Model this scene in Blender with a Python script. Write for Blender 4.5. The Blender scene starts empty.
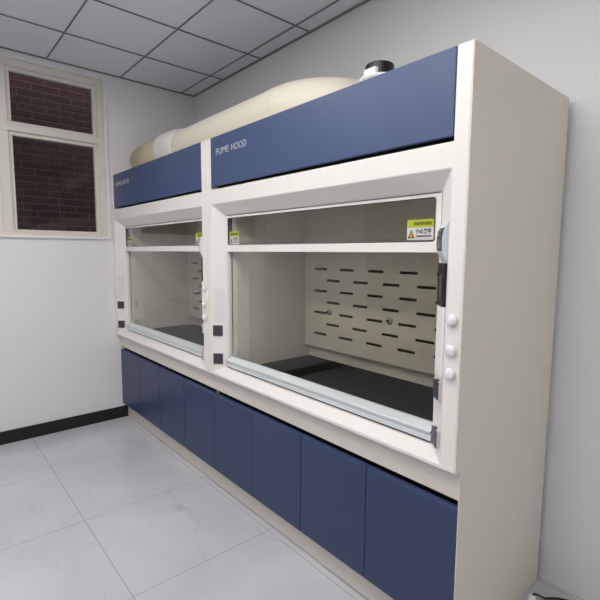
import bpy, bmesh, math, random
from math import sin, cos, pi, radians
from mathutils import Vector, Matrix

sc = bpy.context.scene
COL = sc.collection

# ------------------------------------------------------------------ materials
def newmat(name):
    m = bpy.data.materials.new(name); m.use_nodes = True
    nt = m.node_tree
    for n in list(nt.nodes): nt.nodes.remove(n)
    out = nt.nodes.new('ShaderNodeOutputMaterial')
    return m, nt, out

def lin(c):
    f = lambda v: v/12.92 if v <= .04045 else ((v+.055)/1.055)**2.4
    return tuple(f(v/255) for v in c) + (1,)

def paint(name, rgb, rough=.5, metal=0, var=.04, scale=6, bump=0, bscale=200, spec=.5, coat=0):
    """painted / plain surface with slight procedural tone variation"""
    m, nt, out = newmat(name)
    b = nt.nodes.new('ShaderNodeBsdfPrincipled')
    tc = nt.nodes.new('ShaderNodeTexCoord')
    nz = nt.nodes.new('ShaderNodeTexNoise'); nz.inputs['Scale'].default_value = scale
    nz.inputs['Detail'].default_value = 4
    nt.links.new(tc.outputs['Object'], nz.inputs['Vector'])
    mx = nt.nodes.new('ShaderNodeMixRGB')
    c = lin(rgb)
    mx.inputs[1].default_value = tuple(v*(1-var) for v in c[:3])+(1,)
    mx.inputs[2].default_value = tuple(min(1, v*(1+var)) for v in c[:3])+(1,)
    nt.links.new(nz.outputs['Fac'], mx.inputs[0])
    nt.links.new(mx.outputs[0], b.inputs['Base Color'])
    b.inputs['Roughness'].default_value = rough
    b.inputs['Metallic'].default_value = metal
    b.inputs['Specular IOR Level'].default_value = spec
    b.inputs['Coat Weight'].default_value = coat
    if bump:
        n2 = nt.nodes.new('ShaderNodeTexNoise'); n2.inputs['Scale'].default_value = bscale
        nt.links.new(tc.outputs['Object'], n2.inputs['Vector'])
        bp = nt.nodes.new('ShaderNodeBump'); bp.inputs['Strength'].default_value = bump
        bp.inputs['Distance'].default_value = .002
        nt.links.new(n2.outputs['Fac'], bp.inputs['Height'])
        nt.links.new(bp.outputs[0], b.inputs['Normal'])
    nt.links.new(b.outputs[0], out.inputs[0])
    return m

def glassmat(name, tint=(250, 251, 249)):
    """pane: see-through with true Fresnel reflection on both faces"""
    m, nt, out = newmat(name)
    geo = nt.nodes.new('ShaderNodeNewGeometry')
    ior = nt.nodes.new('ShaderNodeMix'); ior.data_type = 'FLOAT'
    ior.inputs[2].default_value = 1.36; ior.inputs[3].default_value = 1/1.36
    nt.links.new(geo.outputs['Backfacing'], ior.inputs[0])
    fr = nt.nodes.new('ShaderNodeFresnel'); nt.links.new(ior.outputs[0], fr.inputs['IOR'])
    tr = nt.nodes.new('ShaderNodeBsdfTransparent'); tr.inputs[0].default_value = lin(tint)
    gl = nt.nodes.new('ShaderNodeBsdfGlossy'); gl.inputs['Roughness'].default_value = .01
    mx = nt.nodes.new('ShaderNodeMixShader')
    nt.links.new(fr.outputs[0], mx.inputs[0]); nt.links.new(tr.outputs[0], mx.inputs[1])
    nt.links.new(gl.outputs[0], mx.inputs[2]); nt.links.new(mx.outputs[0], out.inputs[0])
    return m

def emit(name, rgb, s):
    m, nt, out = newmat(name)
    e = nt.nodes.new('ShaderNodeEmission'); e.inputs[0].default_value = lin(rgb); e.inputs[1].default_value = s
    nt.links.new(e.outputs[0], out.inputs[0]); return m

def floor_mat():
    m, nt, out = newmat('marble_floor_tiles')
    L = nt.links.new
    b = nt.nodes.new('ShaderNodeBsdfPrincipled'); b.inputs['Roughness'].default_value = .2
    b.inputs['Specular IOR Level'].default_value = .5
    tc = nt.nodes.new('ShaderNodeTexCoord')
    mp = nt.nodes.new('ShaderNodeMapping'); L(tc.outputs['Object'], mp.inputs[0])
    mp.inputs['Location'].default_value = (.2, .755, 0)
    br = nt.nodes.new('ShaderNodeTexBrick'); L(mp.outputs[0], br.inputs['Vector'])
    br.offset = 0; br.squash = 1
    br.inputs['Scale'].default_value = 1.0
    br.inputs['Brick Width'].default_value = .8; br.inputs['Row Height'].default_value = .8
    br.inputs['Mortar Size'].default_value = .0022; br.inputs['Mortar Smooth'].default_value = .3
    br.inputs['Color1'].default_value = (0, 0, 0, 1); br.inputs['Color2'].default_value = (0, 0, 0, 1)
    br.inputs['Mortar'].default_value = (1, 1, 1, 1)
    # marble clouds and thin veins
    n1 = nt.nodes.new('ShaderNodeTexNoise'); n1.inputs['Scale'].default_value = 1.6; n1.inputs['Detail'].default_value = 6
    n1.inputs['Distortion'].default_value = .6
    L(tc.outputs['Object'], n1.inputs['Vector'])
    r1 = nt.nodes.new('ShaderNodeValToRGB')
    r1.color_ramp.elements[0].position = .3; r1.color_ramp.elements[0].color = lin((190, 191, 198))
    r1.color_ramp.elements[1].position = .7; r1.color_ramp.elements[1].color = lin((205, 206, 212))
    L(n1.outputs['Fac'], r1.inputs[0])
    mp2 = nt.nodes.new('ShaderNodeMapping'); L(tc.outputs['Object'], mp2.inputs[0])
    mp2.inputs['Rotation'].default_value = (0, 0, radians(-32)); mp2.inputs['Scale'].default_value = (1.0, 3.0, 1)
    n2 = nt.nodes.new('ShaderNodeTexNoise'); n2.inputs['Scale'].default_value = .95; n2.inputs['Detail'].default_value = 5
    n2.inputs['Distortion'].default_value = .35; L(mp2.outputs[0], n2.inputs['Vector'])
    d = nt.nodes.new('ShaderNodeMath'); d.operation = 'SUBTRACT'; d.inputs[1].default_value = .5; L(n2.outputs['Fac'], d.inputs[0])
    a = nt.nodes.new('ShaderNodeMath'); a.operation = 'ABSOLUTE'; L(d.outputs[0], a.inputs[0])
    r2 = nt.nodes.new('ShaderNodeValToRGB')
    r2.color_ramp.elements[0].position = 0; r2.color_ramp.elements[0].color = (1, 1, 1, 1)
    r2.color_ramp.elements[1].position = .02; r2.color_ramp.elements[1].color = (0, 0, 0, 1)
    L(a.outputs[0], r2.inputs[0])
    n3 = nt.nodes.new('ShaderNodeTexNoise'); n3.inputs['Scale'].default_value = 2.3; L(tc.outputs['Object'], n3.inputs['Vector'])
    r3 = nt.nodes.new('ShaderNodeValToRGB'); r3.color_ramp.elements[0].position = .5; r3.color_ramp.elements[1].position = .68
    L(n3.outputs['Fac'], r3.inputs[0])
    mm = nt.nodes.new('ShaderNodeMath'); mm.operation = 'MULTIPLY'; L(r2.outputs[0], mm.inputs[0]); L(r3.outputs[0], mm.inputs[1])
    m2 = nt.nodes.new('ShaderNodeMath'); m2.operation = 'MULTIPLY'; m2.inputs[1].default_value = .3; L(mm.outputs[0], m2.inputs[0])
    x1 = nt.nodes.new('ShaderNodeMixRGB'); L(m2.outputs[0], x1.inputs[0]); L(r1.outputs[0], x1.inputs[1]); x1.inputs[2].default_value = lin((120, 118, 124))
    x2 = nt.nodes.new('ShaderNodeMixRGB'); L(br.outputs['Color'], x2.inputs[0]); L(x1.outputs[0], x2.inputs[1]); x2.inputs[2].default_value = lin((146, 146, 151))
    L(x2.outputs[0], b.inputs['Base Color']); L(b.outputs[0], out.inputs[0])
    return m

def brick_mat():
    m, nt, out = newmat('dark_brick')
    L = nt.links.new
    b = nt.nodes.new('ShaderNodeBsdfPrincipled'); b.inputs['Roughness'].default_value = .85
    tc = nt.nodes.new('ShaderNodeTexCoord')
    sx = nt.nodes.new('ShaderNodeSeparateXYZ'); cx = nt.nodes.new('ShaderNodeCombineXYZ')
    L(tc.outputs['Object'], sx.inputs[0]); L(sx.outputs['Y'], cx.inputs['X']); L(sx.outputs['Z'], cx.inputs['Y'])
    br = nt.nodes.new('ShaderNodeTexBrick'); L(cx.outputs[0], br.inputs['Vector'])
    br.inputs['Scale'].default_value = 1; br.inputs['Brick Width'].default_value = .24; br.inputs['Row Height'].default_value = .068
    br.inputs['Mortar Size'].default_value = .005; br.inputs['Mortar Smooth'].default_value = .4
    br.inputs['Color1'].default_value = lin((132, 96, 90)); br.inputs['Color2'].default_value = lin((114, 84, 80))
    br.inputs['Mortar'].default_value = lin((172, 140, 130))
    L(br.outputs['Color'], b.inputs['Base Color']); L(b.outputs[0], out.inputs[0])
    return m

def wood_mat(name, rgb):
    m, nt, out = newmat(name); L = nt.links.new
    b = nt.nodes.new('ShaderNodeBsdfPrincipled'); b.inputs['Roughness'].default_value = .5
    tc = nt.nodes.new('ShaderNodeTexCoord'); mp = nt.nodes.new('ShaderNodeMapping'); L(tc.outputs['Object'], mp.inputs[0])
    mp.inputs['Scale'].default_value = (14, 14, 1)
    nz = nt.nodes.new('ShaderNodeTexNoise'); nz.inputs['Scale'].default_value = 2; nz.inputs['Detail'].default_value = 5; L(mp.outputs[0], nz.inputs['Vector'])
    mx = nt.nodes.new('ShaderNodeMixRGB'); c = lin(rgb)
    mx.inputs[1].default_value = tuple(v*.7 for v in c[:3])+(1,); mx.inputs[2].default_value = c
    L(nz.outputs['Fac'], mx.inputs[0]); L(mx.outputs[0], b.inputs['Base Color']); L(b.outputs[0], out.inputs[0])
    return m

M = dict(
    white=paint('hood_white_steel', (233, 229, 226), .38, var=.012),
    side=paint('hood_side_steel', (230, 223, 209), .5, var=.015),
    base_white=paint('cabinet_white_steel', (213, 207, 200), .42, var=.015),
    blue=paint('blue_powder_coat', (64, 81, 118), .42, var=.03, bump=.05, bscale=500),
    blue_door=paint('blue_door_coat', (44, 60, 95), .38, var=.03, bump=.05, bscale=500),
    letter=paint('white_lettering', (205, 208, 214), .5),
    liner=paint('pale_liner_board', (212, 204, 196), .35, var=.02),
    baffle=paint('pale_baffle_board', (208, 199, 186), .38, var=.02),
    inner=paint('inner_cavity_steel', (70, 64, 56), .7),
    worktop=paint('black_worktop', (11, 11, 11), .5, var=.15, scale=20, spec=.06),
    glass=glassmat('sash_glass'),
    wglass=glassmat('window_glass', (205, 205, 205)),
    alu=paint('anodised_aluminium', (226, 232, 235), .3, metal=.4, var=.02),
    track=paint('grey_track', (222, 228, 225), .4, var=.02),
    black=paint('black_plastic', (15, 15, 16), .3),
    rubber=paint('black_rubber', (9, 9, 10), .35),
    dgrey=paint('dark_grey_plastic', (62, 60, 68), .4, var=.08, scale=120),
    bezel=paint('graphite_bezel', (66, 66, 66), .35),
    button=paint('grey_button', (120, 118, 118), .4),
    screen=paint('grey_screen', (78, 76, 72), .2),
    pale=paint('pale_blue_grey_plastic', (206, 212, 222), .4, var=.02),
    palebox=paint('pale_grey_plastic', (196, 196, 196), .45, var=.02),
    wplastic=paint('white_plastic', (240, 240, 240), .3, var=.01),
    plateg=paint('pale_cover_plate', (222, 220, 222), .35, var=.01),
    knob=paint('milky_white_plastic', (232, 232, 234), .25, var=.01, coat=.3),
    yellow=paint('lime_yellow_sticker', (170, 180, 36), .5),
    sticker=paint('white_sticker', (204, 204, 202), .5),
    olive=paint('dark_olive_print', (84, 96, 20), .5),
    navy=paint('navy_print', (48, 50, 92), .5),
    amber=paint('amber_print', (222, 178, 60), .5),
    ink=paint('dark_print', (40, 36, 34), .5),
    pvc=paint('cream_pvc', (242, 236, 220), .42, var=.02),
    pvc_shade=paint('shaded_cream_pvc', (208, 198, 170), .5, var=.03),  # the same cream plastic, darkened to paint in shadow
    pvcw=paint('white_pvc', (236, 233, 228), .4, var=.02),
    wall=paint('white_emulsion', (226, 227, 229), .85, var=.012, scale=2, bump=.05, bscale=120),
    wallcool=paint('cool_white_emulsion', (233, 233, 234), .8, var=.012, scale=2, bump=.05, bscale=120),
    beige=paint('beige_emulsion', (150, 138, 120), .85, var=.02),
    tile=paint('ceiling_tile', (230, 232, 242), .8, var=.015, scale=3, bump=.1, bscale=300),
    grid=paint('ceiling_grid_metal', (128, 125, 132), .5),
    base=paint('black_skirting', (22, 17, 18), .4, var=.1),
    wframe=paint('cream_window_frame', (222, 217, 208), .5, var=.03, scale=10),
    floor=floor_mat(), brick=brick_mat(), wood=wood_mat('brown_door_wood', (150, 122, 92)),
    lamp=emit('lamp_diffuser', (255, 252, 248), 17.0),
    steel=paint('brushed_steel', (170, 170, 168), .35, metal=.7),
)

# ------------------------------------------------------------------ mesh helpers
def link(name, bm, mat, parent=None, off=(0, 0, 0), bevel=0, smooth=False, seg=2):
    me = bpy.data.meshes.new(name)
    bmesh.ops.recalc_face_normals(bm, faces=bm.faces[:])
    if off != (0, 0, 0): bmesh.ops.translate(bm, verts=bm.verts[:], vec=-Vector(off))
    bm.to_mesh(me); bm.free()
    return link_me(name, me, mat, parent, bevel, smooth, seg)

def link_me(name, me, mat, parent=None, bevel=0, smooth=False, seg=2):
    o = bpy.data.objects.new(name, me); COL.objects.link(o)
    me.materials.append(M[mat])
    if smooth:
        for p in me.polygons: p.use_smooth = True
    if bevel:
        b = o.modifiers.new('bevel', 'BEVEL'); b.width = bevel; b.segments = seg; b.limit_method = 'ANGLE'; b.angle_limit = radians(35)
        b.harden_normals = False
    if parent: o.parent = parent
    return o

def box(bm, x0, x1, y0, y1, z0, z1):
    v = [bm.verts.new((x, y, z)) for x in (x0, x1) for y in (y0, y1) for z in (z0, z1)]
    for f in ((0, 1, 3, 2), (4, 6, 7, 5), (0, 4, 5, 1), (2, 3, 7, 6), (0, 2, 6, 4), (1, 5, 7, 3)):
        bm.faces.new([v[i] for i in f])
    return bm

def B(*a): return box(bmesh.new(), *a)

def prism(bm, prof, fn0, fn1):
    """prof: list of 2D points; fn0/fn1 map them to the two end positions"""
    a = [bm.verts.new(fn0(p)) for p in prof]; b = [bm.verts.new(fn1(p)) for p in prof]
    n = len(prof)
    bm.faces.new(a); bm.faces.new(b[::-1])
    for i in range(n): bm.faces.new((a[i], a[(i+1) % n], b[(i+1) % n], b[i]))
    return bm

def tube(bm, path, radii, n=40, cap=True, inner=0):
    """sweep circles along a path of points"""
    pts = [Vector(p) for p in path]; rings = []
    up = Vector((0, 0, 1))
    for i, p in enumerate(pts):
        t = (pts[min(i+1, len(pts)-1)] - pts[max(i-1, 0)]).normalized()
        s = t.cross(up)
        if s.length < 1e-4: s = Vector((1, 0, 0))
        s.normalize(); w = s.cross(t).normalized()
        r = radii[i] if isinstance(radii, (list, tuple)) else radii
        rings.append([bm.verts.new(p + (s*cos(2*pi*k/n) + w*sin(2*pi*k/n))*r) for k in range(n)])
    for a, b in zip(rings, rings[1:]):
        for k in range(n): bm.faces.new((a[k], a[(k+1) % n], b[(k+1) % n], b[k]))
    if cap: bm.faces.new(rings[0][::-1]); bm.faces.new(rings[-1])
    return bm

def lathe(bm, prof, c, axis='Z', n=40):
    """prof (r, h) pairs about an axis through c"""
    rings = []
    for r, h in prof:
        ring = []
        for k in range(n):
            a = 2*pi*k/n
            if axis == 'Z': v = (c[0]+r*cos(a), c[1]+r*sin(a), c[2]+h)
            elif axis == 'Y': v = (c[0]+r*cos(a), c[1]+h, c[2]+r*sin(a))
            else: v = (c[0]+h, c[1]+r*cos(a), c[2]+r*sin(a))
            ring.append(bm.verts.new(v))
        rings.append(ring)
    for a, b in zip(rings, rings[1:]):
        for k in range(n): bm.faces.new((a[k], a[(k+1) % n], b[(k+1) % n], b[k]))
    bm.faces.new(rings[0]); bm.faces.new(rings[-1])
    return bm

def rrect(x0, x1, z0, z1, r, n=6):
    if r <= 0: return [(x0, z0), (x1, z0), (x1, z1), (x0, z1)]
    out = []
    for cx, cz, a0 in ((x1-r, z0+r, -pi/2), (x1-r, z1-r, 0), (x0+r, z1-r, pi/2), (x0+r, z0+r, pi)):
        for i in range(n+1):
            a = a0 + i*pi/2/n; out.append((cx+r*cos(a), cz+r*sin(a)))
    return out

def plate(name, mat, parent, off, loops, y0, y1, bevel=0):
    """flat plate in the XZ plane from y0 to y1; loops[0] outline, the others holes"""
    cu = bpy.data.curves.new('tmp', 'CURVE'); cu.dimensions = '2D'; cu.fill_mode = 'BOTH'
    cu.extrude = abs(y1-y0)/2
    for lp in loops:
        s = cu.splines.new('POLY'); s.points.add(len(lp)-1); s.use_cyclic_u = True
        for p, q in zip(s.points, lp): p.co = (q[0], q[1], 0, 1)
    t = bpy.data.objects.new('tmp', cu); COL.objects.link(t)
    dg = bpy.context.evaluated_depsgraph_get(); dg.update()
    me = bpy.data.meshes.new_from_object(t.evaluated_get(dg))
    bpy.data.objects.remove(t); bpy.data.curves.remove(cu)
    ym = (y0+y1)/2
    me.transform(Matrix(((1, 0, 0, -off[0]), (0, 0, -1, ym-off[1]), (0, 1, 0, -off[2]), (0, 0, 0, 1))))
    me.materials.clear()
    return link_me(name, me, mat, parent, bevel)

def text(name, mat, parent, off, body, x0, x1, z0, z1, y, depth=.0008, offset=0):
    """lettering in the XZ plane, fitted to the box x0..x1, z0..z1 and facing -Y"""
    cu = bpy.data.curves.new('tmp', 'FONT'); cu.body = body; cu.size = 1; cu.extrude = 0; cu.resolution_u = 3; cu.offset = offset
    t = bpy.data.objects.new('tmp', cu); COL.objects.link(t)
    dg = bpy.context.evaluated_depsgraph_get(); dg.update()
    me = bpy.data.meshes.new_from_object(t.evaluated_get(dg))
    bpy.data.objects.remove(t); bpy.data.curves.remove(cu)
    if not me.vertices: return None
    xs = [v.co.x for v in me.vertices]; ys = [v.co.y for v in me.vertices]
    a, b, c, d = min(xs), max(xs), min(ys), max(ys)
    for v in me.vertices:
        v.co = Vector((x0+(v.co.x-a)/(b-a)*(x1-x0)-off[0], y-off[1], z0+(v.co.y-c)/(d-c)*(z1-z0)-off[2]))
    bm = bmesh.new(); bm.from_mesh(me); bmesh.ops.remove_doubles(bm, verts=bm.verts[:], dist=1e-6)
    r = bmesh.ops.extrude_face_region(bm, geom=bm.faces[:])
    bmesh.ops.translate(bm, verts=[g for g in r['geom'] if isinstance(g, bmesh.types.BMVert)], vec=(0, -depth, 0))
    bmesh.ops.recalc_face_normals(bm, faces=bm.faces[:])
    bm.to_mesh(me); bm.free(); me.materials.clear()
    return link_me(name, me, mat, parent)

def tag(o, label, cat, group=None):
    o['label'] = label; o['category'] = cat
    if group: o['group'] = group
    return o

def thing(name, label, cat, loc, group=None):
    o = bpy.data.objects.new(name, None); COL.objects.link(o); o.location = loc; o.empty_display_size = .1
    return tag(o, label, cat, group)

def struct(o):
    o['kind'] = 'structure'; return o

def copy_tree(o, parent=None):
    c = o.copy(); COL.objects.link(c)
    if parent: c.parent = parent
    for ch in list(o.children): copy_tree(ch, c)
    return c

# ------------------------------------------------------------------ room shell
XW, YB, YF, XR, ZC = -1.806, .875, -3.46, 3.9, 3.2525

struct(link('floor', B(XW-.2, XR+.2, YF-.2, YB+.2, -.1, 0), 'floor'))
struct(link('wall_back', B(XW-.2, XR+.2, YB, YB+.2, 0, ZC+.2), 'wall'))
struct(link('wall_right', B(XR, XR+.2, YF, YB, 0, ZC+.2), 'wall'))

# left wall with the window opening
WY0, WY1, WZ0, WZ1 = -1.62, -.036, 1.772, 3.195
wl = bmesh.new()
box(wl, XW-.22, XW, YF, YB, 0, WZ0); box(wl, XW-.22, XW, YF, YB, WZ1, ZC+.2)
box(wl, XW-.22, XW, YF, WY0, WZ0, WZ1); box(wl, XW-.22, XW, WY1, YB, WZ0, WZ1)
struct(link('wall_left', wl, 'wallcool'))

# front wall with its doorway (behind the camera)
DX0, DX1, DZ = -.95, -.05, 2.1
GX0, GX1, GZ0, GZ1 = .2, 2.3, .85, 2.85
wf = bmesh.new()
box(wf, XW-.2, DX0, YF-.2, YF, 0, ZC+.2); box(wf, DX0, DX1, YF-.2, YF, DZ, ZC+.2); box(wf, DX1, GX0, YF-.2, YF, 0, ZC+.2)
box(wf, GX0, GX1, YF-.2, YF, 0, GZ0); box(wf, GX0, GX1, YF-.2, YF, GZ1, ZC+.2); box(wf, GX1, XR+.2, YF-.2, YF, 0, ZC+.2)
struct(link('wall_front', wf, 'beige'))
door = struct(link('door_1', B(DX0+.05, DX1-.05, YF-.1, YF-.06, .005, DZ-.05), 'wood', bevel=.003))
fr = bmesh.new()
box(fr, DX0, DX0+.05, YF-.14, YF+.01, 0, DZ); box(fr, DX1-.05, DX1, YF-.14, YF+.01, 0, DZ); box(fr, DX0+.05, DX1-.05, YF-.14, YF+.01, DZ-.05, DZ)
link('door_frame', fr, 'wframe', door, bevel=.003)
h = bmesh.new(); lathe(h, [(.026, 0), (.026, .012), (.01, .014), (.01, .05)], (DX1-.12, YF-.06, 1.0), 'Y', 20); box(h, DX1-.24, DX1-.11, YF-.02, YF-.006, .99, 1.01)
link('door_handle', h, 'steel', door, bevel=.002)

# unseen wide window beside the door, added to brighten the room
g2 = bmesh.new()
for x in (GX0, .8825, 1.565, GX1-.05): box(g2, x, x+.05, YF-.14, YF-.06, GZ0, GZ1)
for i in range(3):
    a = (GX0+.05, .9325, 1.615)[i]; b = (.8825, 1.565, GX1-.05)[i]
    box(g2, a, b, YF-.14, YF-.06, GZ0, GZ0+.05); box(g2, a, b, YF-.14, YF-.06, GZ1-.05, GZ1)
w2 = struct(link('added_window', g2, 'wframe', bevel=.003))
for i in range(3):
    a = (GX0+.05, .9325, 1.615)[i]; b = (.8825, 1.565, GX1-.05)[i]
    link('pane', B(a, b, YF-.10, YF-.094, GZ0+.05, GZ1-.05), 'glass', w2)

# black skirting on the left wall, stopping at the cabinet plinth
struct(link('baseboard_left', B(XW, XW+.012, YF, .088, 0, .112), 'base', bevel=.002))

# window in the left wall: outer frame, two casements either side of a mullion, transom and top lights
win = bmesh.new()
fx0, fx1 = XW-.14, XW-.03
fw = .055
box(win, fx0, fx1, WY1-fw, WY1, WZ0, WZ1); box(win, fx0, fx1, WY0, WY0+fw, WZ0, WZ1)
box(win, fx0, fx1, WY0+fw, WY1-fw, WZ1-fw, WZ1); box(win, fx0, fx1, WY0+fw, WY1-fw, WZ0, WZ0+.03)
box(win, fx0, fx1, WY0+fw, WY1-fw, 2.625, 2.69)
ym = (WY0+WY1)/2
box(win, fx0, fx1, ym-.035, ym+.035, WZ0+.03, 2.625); box(win, fx0, fx1, ym-.035, ym+.035, 2.69, WZ1-fw)
w1 = struct(link('window_1', win, 'wframe', bevel=.004))
for (a, b) in ((WY0+fw, ym-.035), (ym+.035, WY1-fw)):
    for (c, d) in ((WZ0+.03, 2.625), (2.69, WZ1-fw)):
        k = .03
        cs = bmesh.new()
        box(cs, fx0+.03, fx1-.02, a, a+k, c, d); box(cs, fx0+.03, fx1-.02, b-k, b, c, d)
        box(cs, fx0+.03, fx1-.02, a+k, b-k, c, c+k*.6); box(cs, fx0+.03, fx1-.02, a+k, b-k, d-k, d)
        cso = link('casement', cs, 'wframe', w1, bevel=.003)
        link('pane', B(fx0+.05, fx0+.055, a+k, b-k, c+k*.6, d-k), 'wglass', cso)
# narrow trim round the opening
tr = bmesh.new()
box(tr, XW, XW+.012, WY1-.01, WY1+.02, WZ0-.02, ZC-.04)
box(tr, XW, XW+.02, WY0-.02, WY1-.01, WZ0-.022, WZ0)
struct(link('trim_1', tr, 'wallcool', bevel=.002))
# brick wall of the neighbouring block, seen through the window
struct(link('wall_outside', B(-2.75, -2.55, -4.2, 1.6, 0, 5.0), 'brick'))

# suspended ceiling: tiles carried by a metal grid
T = .6096
ceil = struct(link('ceiling', B(XW-.2, XR+.2, YF-.2, YB+.2, ZC+.004, ZC+.2), 'tile'))
gb = bmesh.new(); g = .0046
xs = [-1.2038+T*k for k in range(0, 9)]; ys = [.7263-T*k for k in range(0, 7)]
for x in xs: box(gb, x-g, x+g, YF, YB, ZC-.004, ZC+.004)
for y in ys: box(gb, XW, XR, y-g, y+g, ZC-.0035, ZC+.004)
box(gb, XW, XW+.018, YF, YB, ZC-.005, ZC+.004); box(gb, XW, XR, YB-.018, YB, ZC-.005, ZC+.004)
link('ceiling_grid', gb, 'grid', ceil)

# unseen flush square lamps, added in the tile grid to light the room
def lamp(ix, iy, label):
    x0, x1 = xs[ix]+g, xs[ix+1]-g; y1, y0 = ys[iy]-g, ys[iy+1]+g
    t = thing('added_ceiling_light', label, 'light', ((x0+x1)/2, (y0+y1)/2, ZC), 'unseen flush ceiling lamps')
    off = tuple(t.location)
    f = bmesh.new(); k = .025; z0, z1 = ZC-.008, ZC+.003
    box(f, x0, x0+k, y0, y1, z0, z1); box(f, x1-k, x1, y0, y1, z0, z1); box(f, x0+k, x1-k, y0, y0+k, z0, z1); box(f, x0+k, x1-k, y1-k, y1, z0, z1)
    link('lamp_frame', f, 'wplastic', t, off)
    link('diffuser', B(x0+k, x1-k, y0+k, y1-k, ZC-.004, ZC+.003), 'lamp', t, off)
lamp(1, 3, 'unseen square flush ceiling lamp nearest the window, left of the aisle')
lamp(3, 3, 'unseen square flush ceiling lamp in front of the near fume hood')  # added to light the hood fronts
lamp(4, 2, 'unseen square flush ceiling lamp closest to the near fume hood')
lamp(6, 3, 'unseen square flush ceiling lamp on the right, past the end of the hoods')  # added to brighten the hood's side panel
lamp(1, 5, 'unseen square flush ceiling lamp above the door wall, on the window side')
lamp(4, 5, 'unseen square flush ceiling lamp by the door wall, right of the door')

# ------------------------------------------------------------------ fume hood (unit coordinates, X 0..1.8)
HZ = .838
W = 1.8
HL = (.9, .44, HZ)
hood = thing('fume_hood', 'nearer white fume hood, right one of the pair, with three white knobs on its post', 'fume hood', HL, 'pair of fume hoods')
ZT = 2.343

# front frame: lip, bevelled sill, chamfered posts, canted soffit, band below the header
ff = bmesh.new()
def loop(x0, x1, z0, z1, y): return [ff.verts.new(p) for p in ((x0, y, z0), (x1, y, z0), (x1, y, z1), (x0, y, z1))]
E_ = .0034
L1 = loop(.062, 1.738, .852, 1.937, 0); L2 = loop(.13, 1.66, .893, 1.868, .07); L3 = loop(.13, 1.66, .893, 1.868, .1)
for a, b in ((L1, L2), (L2, L3)):
    for i in range(4): ff.faces.new((a[i], a[(i+1) % 4], b[(i+1) % 4], b[i]))
def outline(y): return [ff.verts.new((x, y, z)) for x, z in ((E_, HZ), (W-E_, HZ), (W-E_, ZT), (1.738, ZT), (1.738, 2.028), (.062, 2.028), (.062, ZT), (E_, ZT))]
OF = outline(0); OB = outline(.1)
for O, I in ((OF, L1), (OB, L3)):
    ff.faces.new((O[0], O[1], I[1], I[0])); ff.faces.new((O[1], O[2], O[3], O[4], I[2], I[1]))
    ff.faces.new((O[4], O[5], I[3], I[2])); ff.faces.new((O[5], O[6], O[7], O[0], I[0], I[3]))
for i in range(8): ff.faces.new((OF[i], OF[(i+1) % 8], OB[(i+1) % 8], OB[i]))
link('front_frame', ff, 'white', hood, HL, bevel=.004, seg=3)
# seam between post and band on the right
link('side_panel', B(W-.0032, W-.0003, .0016, .852, HZ, ZT), 'side', hood, HL)
link('side_panel', B(.0003, .0032, .0016, .852, HZ, ZT), 'side', hood, HL)
link('top_panel', B(.012, W-.012, .1, .852, ZT-.02, ZT-.004), 'side', hood, HL)
link('back_panel', B(.012, W-.012, .84, .852, HZ, ZT-.02), 'inner', hood, HL)
# header
hd = link('header_panel', B(.0645, 1.7355, -.001, .02, 2.046, ZT), 'blue', hood, HL, bevel=.003)
link('header_shade_backing', B(.0635, 1.7365, .045, .06, 2.028, ZT-.02), 'black', hood, HL)  # black paints in the shade of the gap below the header
text('lettering', 'letter', hd, HL, 'FUME', .132, .278, 2.229, 2.267, -.0012, .0008, -.008)
text('lettering', 'letter', hd, HL, 'HOOD', .308, .462, 2.229, 2.267, -.0012, .0008, -.008)

# chamber lining
ln = bmesh.new()
prism(ln, [(.1405, .104), (.16, .125), (.19, .20), (.208, .30), (.22, .5), (.22, .838), (.205, .838), (.19, .5), (.17, .25), (.136, .13)], lambda p: (p[0], p[1], .86), lambda p: (p[0], p[1], 2.3))
link('side_liner', ln, 'liner', hood, HL)
link('side_liner', B(1.645, 1.66, .104, .838, .86, 2.3), 'liner', hood, HL)
link('chamber_ceiling', B(.2205, 1.6445, .104, .838, 2.0, 2.012), 'liner', hood, HL)
link('worktop', B(.2205, 1.6445, .104, .835, .86, .897), 'worktop', hood, HL, bevel=.002)

# slotted baffle
bx0, bx1, by, bz0, bz1 = .2215, 1.6435, .655, .984, 1.96
holes = []
pit, sw, sh = .2385, .121, .0165
for r in range(7):
    zt = 1.5375 - r*.0746
    n, s = (5, .324) if r % 2 == 0 else (4, .443)
    for k in range(n+(1 if r % 2 else 0)):
        a = s+k*pit; b = min(a+sw, bx1-.02)
        holes.append(rrect(a, b, zt-sh, zt, .002, 2))
plate('baffle', 'baffle', hood, HL, [rrect(bx0, bx1, bz0, bz1, 0)]+holes, by, by+.006)
link('lower_baffle', B(bx0, bx1, .698, .704, .8975, .974), 'baffle', hood, HL)
up_ = bmesh.new(); prism(up_, [(by, 1.955), (by+.006, 1.962), (.50, 2.0), (.494, 1.998)], lambda p: (bx0, p[0], p[1]), lambda p: (bx1, p[0], p[1]))
link('upper_baffle', up_, 'baffle', hood, HL)
for x in (.474, .978):
    s = bmesh.new(); lathe(s, [(.0005, -.012), (.014, -.012), (.02, -.008), (.022, 0)], (x, by, 1.243), 'Y', 24)
    so = link('rod_socket', s, 'steel', hood, HL)
    s = bmesh.new(); lathe(s, [(.0005, -.022), (.007, -.022), (.007, -.012)], (x-.004, by, 1.243), 'Y', 16)
    link('screw', s, 'dgrey', so, HL)

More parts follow.
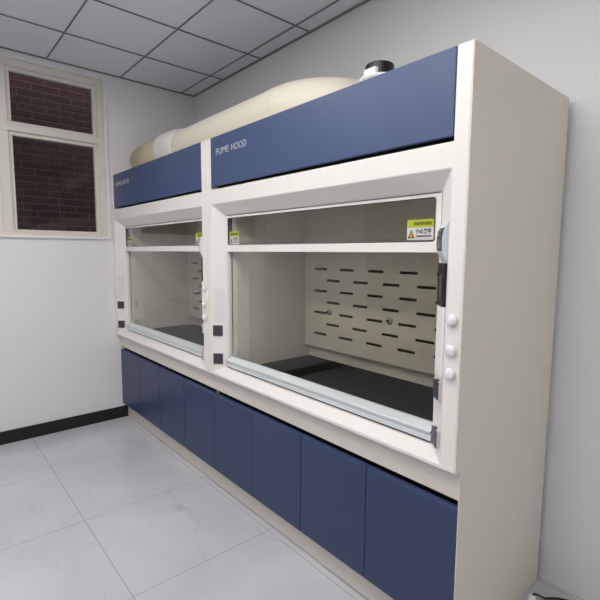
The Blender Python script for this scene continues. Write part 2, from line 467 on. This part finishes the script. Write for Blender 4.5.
# fixed upper window with rounded opening, its glass and stickers
plate('window_frame', 'white', hood, HL, [rrect(.131, 1.659, 1.643, 1.867, 0), rrect(.140, 1.636, 1.683, 1.853, .014)], .068, .08)
gk = plate('window_gasket', 'dgrey', hood, HL, [rrect(.1395, 1.6365, 1.6825, 1.8535, .0145), rrect(.1425, 1.6335, 1.6855, 1.8505, .012)], .072, .0815)
ug = link('upper_glass', B(.134, 1.655, .082, .087, 1.66, 1.862), 'glass', hood, HL)
def sticker(x0, x1, z0, z1, full):
    y = .0815
    s = plate('hazard_sticker', 'sticker', hood, HL, [rrect(x0, x1, z0, z1, .004)], y-.0006, y)
    zz = z0+(z1-z0)*.62
    plate('sticker_header', 'yellow', s, HL, [rrect(x0+.0005, x1-.0005, zz, z1-.0005, .003)], y-.0012, y-.0007)
    w = x1-x0
    t = y-.0018
    mk = bmesh.new()
    x = x0+w*(.26 if full else .12)
    rnd = random.Random(4)
    while x < x1-w*.08:                                    # a row of heavy characters on the coloured band
        bw = w*rnd.choice((.03, .04, .05)); box(mk, x, x+bw, t, t+.0005, zz+.009, z1-.009); x += bw+w*.015
    link('header_print', mk, 'olive', s, HL)
    tx0 = x0+w*.07; tx1 = tx0+.026; tz0 = z0+.009; tz1 = tz0+.027
    plate('warning_triangle', 'amber', s, HL, [[(tx0, tz0), (tx1, tz0), ((tx0+tx1)/2, tz1)]], t, t+.0005)
    tm = (tx0+tx1)/2
    ex = bmesh.new()
    prism(ex, [(tx0-.002, tz0-.0015), (tx1+.002, tz0-.0015), (tx1-.001, tz0+.0015), (tx0+.001, tz0+.0015)], lambda p: (p[0], t-.0004, p[1]), lambda p: (p[0], t, p[1]))
    prism(ex, [(tx0-.003, tz0-.0015), (tx0+.002, tz0-.0015), (tm+.001, tz1+.002), (tm-.0015, tz1+.003)], lambda p: (p[0], t-.0004, p[1]), lambda p: (p[0], t, p[1]))
    prism(ex, [(tx1-.002, tz0-.0015), (tx1+.003, tz0-.0015), (tm+.0015, tz1+.003), (tm-.001, tz1+.002)], lambda p: (p[0], t-.0004, p[1]), lambda p: (p[0], t, p[1]))
    box(ex, tm-.0015, tm+.0015, t-.0004, t, tz0+.007, tz0+.016); box(ex, tm-.0015, tm+.0015, t-.0004, t, tz0+.003, tz0+.0055)
    link('triangle_print', ex, 'ink', s, HL)
    text('sticker_words', 'navy', s, HL, '小心夹手', tx1+.008, x1-.009, z0+.0245, z0+.0455, t, .0004, .022)
    mk = bmesh.new(); x = tx1+.01
    while x < x1-.012:
        bw = rnd.choice((.003, .005, .007)); box(mk, x, x+bw, t, t+.0004, z0+.012, z0+.018); x += bw+.0022
    link('small_print', mk, 'ink', s, HL)
sticker(1.497, 1.620, 1.692, 1.772, True)
sticker(.146, .254, 1.688, 1.767, False)

link('soffit_gap', B(.136, 1.654, .0655, .0678, 1.8660, 1.8678), 'dgrey', hood, HL)

# sliding sash: glass with an aluminium pull rail, running in side tracks
sg = bmesh.new(); box(sg, .146, 1.650, .0935, .0985, .93, 1.70)
link('sash_glass', sg, 'glass', hood, HL)
prof = [(.058, .899), (.058, .915), (.066, .919), (.066, .928), (.054, .933), (.054, .941), (.090, .963), (.103, .963), (.103, .899)]
sr = bmesh.new(); prism(sr, prof, lambda p: (.132, p[0], p[1]), lambda p: (1.659, p[0], p[1]))
rail = link('sash_rail', sr, 'alu', hood, HL, bevel=.0012)
for a, b in ((.1315, .1335), (1.6575, 1.6595)):
    c = bmesh.new(); prism(c, [(p[0]-.001, p[1]) for p in prof], lambda p: (a, p[0], p[1]), lambda p: (b, p[0], p[1]))
    link('end_cap', c, 'dgrey', rail, HL)
link('rail_gasket', B(.135, 1.657, .06, .1, .8935, .8985), 'black', hood, HL)
link('sash_track', B(.1305, .1375, .076, .1, .963, 1.643), 'track', hood, HL, bevel=.001)
link('sash_track', B(1.6515, 1.6595, .076, .1, .963, 1.643), 'track', hood, HL, bevel=.001)

# fittings on the post chamfers
class Ch:
    def __init__(s, o, t, n): s.o = Vector(o); s.t = Vector(t).normalized(); s.n = Vector(n).normalized()
    def p(s, a, z, d): v = s.o+s.t*a+s.n*d; return (v.x, v.y, z)
CR = Ch((1.738, 0, 0), (-.078, .07, 0), (-.07, -.078, 0))
CL = Ch((.062, 0, 0), (.068, .07, 0), (.07, -.068, 0))
def cbox(bm, c, s0, s1, z0, z1, d0, d1):
    v = [bm.verts.new(c.p(s, z, d)) for s in (s0, s1) for d in (d0, d1) for z in (z0, z1)]
    for f in ((0, 1, 3, 2), (4, 6, 7, 5), (0, 4, 5, 1), (2, 3, 7, 6), (0, 2, 6, 4), (1, 5, 7, 3)): bm.faces.new([v[i] for i in f])
    return bm
def arc(z0, z1, d, n=14, base=0, fl=.25):
    return [(z1, base)]+[(z1-(z1-z0)*i/n, base+d*(1-abs(2*i/n-1)**2.6)) for i in range(1, n)]+[(z0, base)]
# bulging control housing with its graphite face
pr = arc(1.607, 1.752, .022)
hs = bmesh.new(); prism(hs, pr, lambda p: CR.p(.012, p[0], p[1]+.0005), lambda p: CR.p(.078, p[0], p[1]+.0005))
hso = link('control_housing', hs, 'pale', hood, HL, bevel=.002)
pr2 = [(z, d) for z, d in arc(1.607, 1.752, .0245) if 1.64 < z < 1.737]
pr2 = pr2+[(pr2[-1][0], .004), (pr2[0][0], .004)]
bz = bmesh.new(); prism(bz, pr2, lambda p: CR.p(.0145, p[0], p[1]), lambda p: CR.p(.076, p[0], p[1]))
bzo = link('graphite_face', bz, 'bezel', hso, HL, bevel=.001)
bt = bmesh.new()
for z in (1.662, 1.674, 1.686, 1.706, 1.718): cbox(bt, CR, .032, .060, z-.0035, z+.0035, .02, .0262)
link('buttons', bt, 'button', bzo, HL, bevel=.001)
# black display and white service cover below
d = link('display_panel', cbox(bmesh.new(), CR, .010, .090, 1.446, 1.604, .0005, .011), 'black', hood, HL, bevel=.002)
link('screen', cbox(bmesh.new(), CR, .035, .066, 1.478, 1.560, .0105, .0115), 'screen', d, HL)
link('service_cover', cbox(bmesh.new(), CR, .010, .088, 1.182, 1.444, .0005, .010), 'wplastic', hood, HL, bevel=.003)
# sockets with dark flip covers
def socket(c, z0, z1, s0, s1, latch):
    k = link('power_socket', cbox(bmesh.new(), c, s0, s1, z0, z1, .0005, .013 if latch else .005), 'palebox', hood, HL, bevel=.0015)
    d0 = .0125 if latch else .0045
    f = cbox(bmesh.new(), c, s0+.001, s1-.001, z0+.001, z1-.001, d0, d0+.0035)
    if latch: cbox(f, c, (s0+s1)/2-.016, (s0+s1)/2+.004, z1-.004, z1+.005, .006, .017)
    link('socket_cover', f, 'dgrey', k, HL, bevel=.001)
for z0, z1 in ((1.097, 1.168), (.911, .982)):
    socket(CL, z0, z1, .001, .066, False)
    socket(CR, z0-.004, z1-.004, .014, .078, True)
# plain cover plates on the left chamfer, above and behind the sockets
link('cover_plate', cbox(bmesh.new(), CL, .004, .078, 1.190, 1.405, .0004, .002), 'plateg', hood, HL)
# white valve knobs on the front of the right post
for z in (1.404, 1.294, 1.207):
    s = bmesh.new(); lathe(s, [(.012, -.0005), (.012, -.005), (.0205, -.006), (.0215, -.009), (.0205, -.013), (.015, -.017), (.006, -.0185), (.0005, -.019)], (1.765, 0, z), 'Y', 32)
    link('valve_knob', s, 'knob', hood, HL, smooth=True)

far_hood = copy_tree(hood)
far_hood.location.x -= 1.8002
far_hood['label'] = 'farther white fume hood with blue header, left one of the pair, beside the window wall'

# ------------------------------------------------------------------ base cabinets
CB = (.9, .46, 0)
FY = .0375
DW = .45
sp = [(.091, 0), (.85, 0), (.85, HZ-.001), (FY, HZ-.001), (FY, .142), (.091, .142)]
full = [(FY, 0), (.85, 0), (.85, HZ-.001), (FY, HZ-.001)]
def cabinet(dx, label, exposed):
    off = (CB[0], CB[1], CB[2])
    cab = thing('base_cabinet', label, 'cabinet', (CB[0]+dx, CB[1], CB[2]), 'pair of base cabinets')
    for x0, x1, q in ((.0008, .010, sp), (1.7962, 1.7995, full if exposed else sp)):
        if q is sp: q = [(max(p[0], .06), p[1]) for p in sp]
        if q is not full: q = [(.091, 0), (.85, 0), (.85, HZ-.001), (.06, HZ-.001), (.06, .142), (.091, .142)]
        s = bmesh.new(); prism(s, q, lambda p: (x0, p[0], p[1]), lambda p: (x1, p[0], p[1]))
        link('side_panel', s, 'side', cab, off)
    xe = 1.7958 if exposed else 1.7994
    fa = bmesh.new(); prism(fa, [(FY, .7205), (FY+.02, .7205), (FY+.02, HZ-.001), (FY, HZ-.001)], lambda p: (.0006, p[0], p[1]), lambda p: (xe, p[0], p[1]))
    link('apron_rail', fa, 'base_white', cab, off, bevel=.0015)
    link('plinth', B(.0006, xe, .083, .109, .007, .142), 'base_white', cab, off, bevel=.001)
    link('carcass', B(.011, 1.789, .07, .845, .143, .80), 'black', cab, off)
    for k in range(4):
        x0 = k*DW+.0018; x1 = (k+1)*DW-.0018
        if k == 3 and exposed: x1 = 1.7955
        dr = bmesh.new()
        prism(dr, [(FY-.002, .148), (FY+.018, .148), (FY+.018, .692), (FY+.012, .692), (FY+.004, .688), (FY-.002, .677)], lambda p: (x0, p[0], p[1]), lambda p: (x1, p[0], p[1]))
        link('door', dr, 'blue_door', cab, off, bevel=.002)
    return cab
cabinet(0, 'nearer four-door blue base cabinet under the right fume hood, with its white side exposed', True)
cabinet(-1.8002, 'farther four-door blue base cabinet under the left fume hood, meeting the window wall', False)

# ------------------------------------------------------------------ exhaust duct on top of the hoods
DY, DZ_ = .335, 2.512
duct = thing('exhaust_duct', 'cream plastic exhaust duct lying along the hood tops, from the window wall to an elbow', 'duct', (-.6, DY, ZT))
DO = tuple(duct.location)
link('end_pipe', tube(bmesh.new(), [(-1.805, DY, DZ_), (-1.21, DY, DZ_)], .148, 48), 'pvc_shade', duct, DO, smooth=False)  # darker cream paints in the shadow on this end
cp = bmesh.new(); lathe(cp, [(.15, 0), (.164, .004), (.167, .02), (.163, .04), (.161, .2), (.152, .27), (.143, .295), (.136, .3)], (-1.235, DY, DZ_), 'X', 48)
link('coupling', cp, 'pvcw', duct, DO, bevel=.002)
link('straight_pipe', tube(bmesh.new(), [(-1.0+.14*i, DY, DZ_) for i in range(11)], .133, 48), 'pvc', duct, DO)
R_ = .34; X0 = .40
path = [(X0-.06, DY, DZ_)]+[(X0+R_*sin(radians(a)), DY+R_*(1-cos(radians(a))), DZ_) for a in range(0, 91, 6)]+[(X0+R_, YB-.004, DZ_)]
link('elbow', tube(bmesh.new(), path, [.1345]*len(path), 48), 'pvc', duct, DO)
js = bmesh.new(); lathe(js, [(.134, 0), (.137, .002), (.137, .05), (.134, .052)], (X0-.08, DY, DZ_), 'X', 48)
link('elbow_collar', js, 'pvc', duct, DO, bevel=.002)
for x in (-1.0, .1):
    link('duct_support', B(x-.02, x+.02, DY-.1, DY+.1, ZT-.003, DZ_-.11), 'steel', duct, DO)
for o in duct.children:
    for p in o.data.polygons: p.use_smooth = len(p.vertices) == 4
    if o.name.startswith('duct_support'):
        for p in o.data.polygons: p.use_smooth = False

# short vent stub with a black ring
VX, VY = 1.102, .36
vs = thing('vent_stub', 'short white vent stub with a black ring, standing on top of the nearer hood', 'vent', (VX, VY, ZT-.003))
VO = tuple(vs.location)
v = bmesh.new(); lathe(v, [(.06, 0), (.06, .12), (.100, .140), (.102, .152), (.062, .16), (.058, .175)], (VX, VY, ZT-.003), 'Z', 48)
link('stub_pipe', v, 'wplastic', vs, VO, bevel=.002)
v = bmesh.new(); lathe(v, [(.056, .156), (.068, .156), (.071, .162), (.071, .214), (.068, .219), (.060, .219), (.059, .195), (.02, .193)], (VX, VY, ZT-.003), 'Z', 48)
link('black_ring', v, 'rubber', vs, VO, bevel=.001)
v = bmesh.new(); box(v, VX-.03, VX+.045, VY-.086, VY-.064, ZT+.148, ZT+.182)
link('clamp', v, 'wplastic', vs, VO, bevel=.003)

# little plug on the floor by the far bottom corner of the side panel
pg = thing('floor_plug', 'small white plug with a black cord on the floor by the side panel, bottom right', 'plug', (1.85, .66, 0))
PO = tuple(pg.location)
p = bmesh.new(); lathe(p, [(.0005, 0), (.016, .002), (.018, .01), (.018, .03), (.01, .042), (.0005, .043)], (1.85, .66, .0), 'Z', 20)
link('plug_body', p, 'wplastic', pg, PO, smooth=True)
p = bmesh.new(); tube(p, [(1.85, .66, .038), (1.855, .675, .045), (1.865, .70, .03), (1.88, .73, .008), (1.92, .78, .006), (2.0, .83, .006), (2.1, .85, .006)], .005, 12)
link('cord', p, 'rubber', pg, PO, smooth=True)

# ------------------------------------------------------------------ world, camera, colour
wd = bpy.data.worlds.new('daylight'); sc.world = wd; wd.use_nodes = True
bg = wd.node_tree.nodes['Background']; bg.inputs[0].default_value = lin((200, 205, 215)); bg.inputs[1].default_value = 2.0

yaw, pit_, roll = .8593, -.1052, .0068
d = Vector((-sin(yaw)*cos(pit_), cos(yaw)*cos(pit_), sin(pit_)))
rt = Vector((cos(yaw), sin(yaw), 0)); upv = rt.cross(d)
r2 = rt*cos(roll)+upv*sin(roll); u2 = -rt*sin(roll)+upv*cos(roll)
cam = bpy.data.cameras.new('camera'); co = bpy.data.objects.new('camera', cam); COL.objects.link(co)
mw = Matrix((r2, u2, -d)).transposed().to_4x4(); mw.translation = Vector((2.6013, -1.4428, 1.6375))
co.matrix_world = mw
cam.sensor_width = 36; cam.sensor_fit = 'HORIZONTAL'; cam.lens = 445.86/600*36; cam.clip_start = .01
sc.camera = co

vsn = sc.view_settings
sc.display_settings.display_device = 'sRGB'
vsn.view_transform = 'Standard'; vsn.look = 'None'; vsn.gamma = 1; vsn.use_curve_mapping = False
vsn.exposure = 0.0
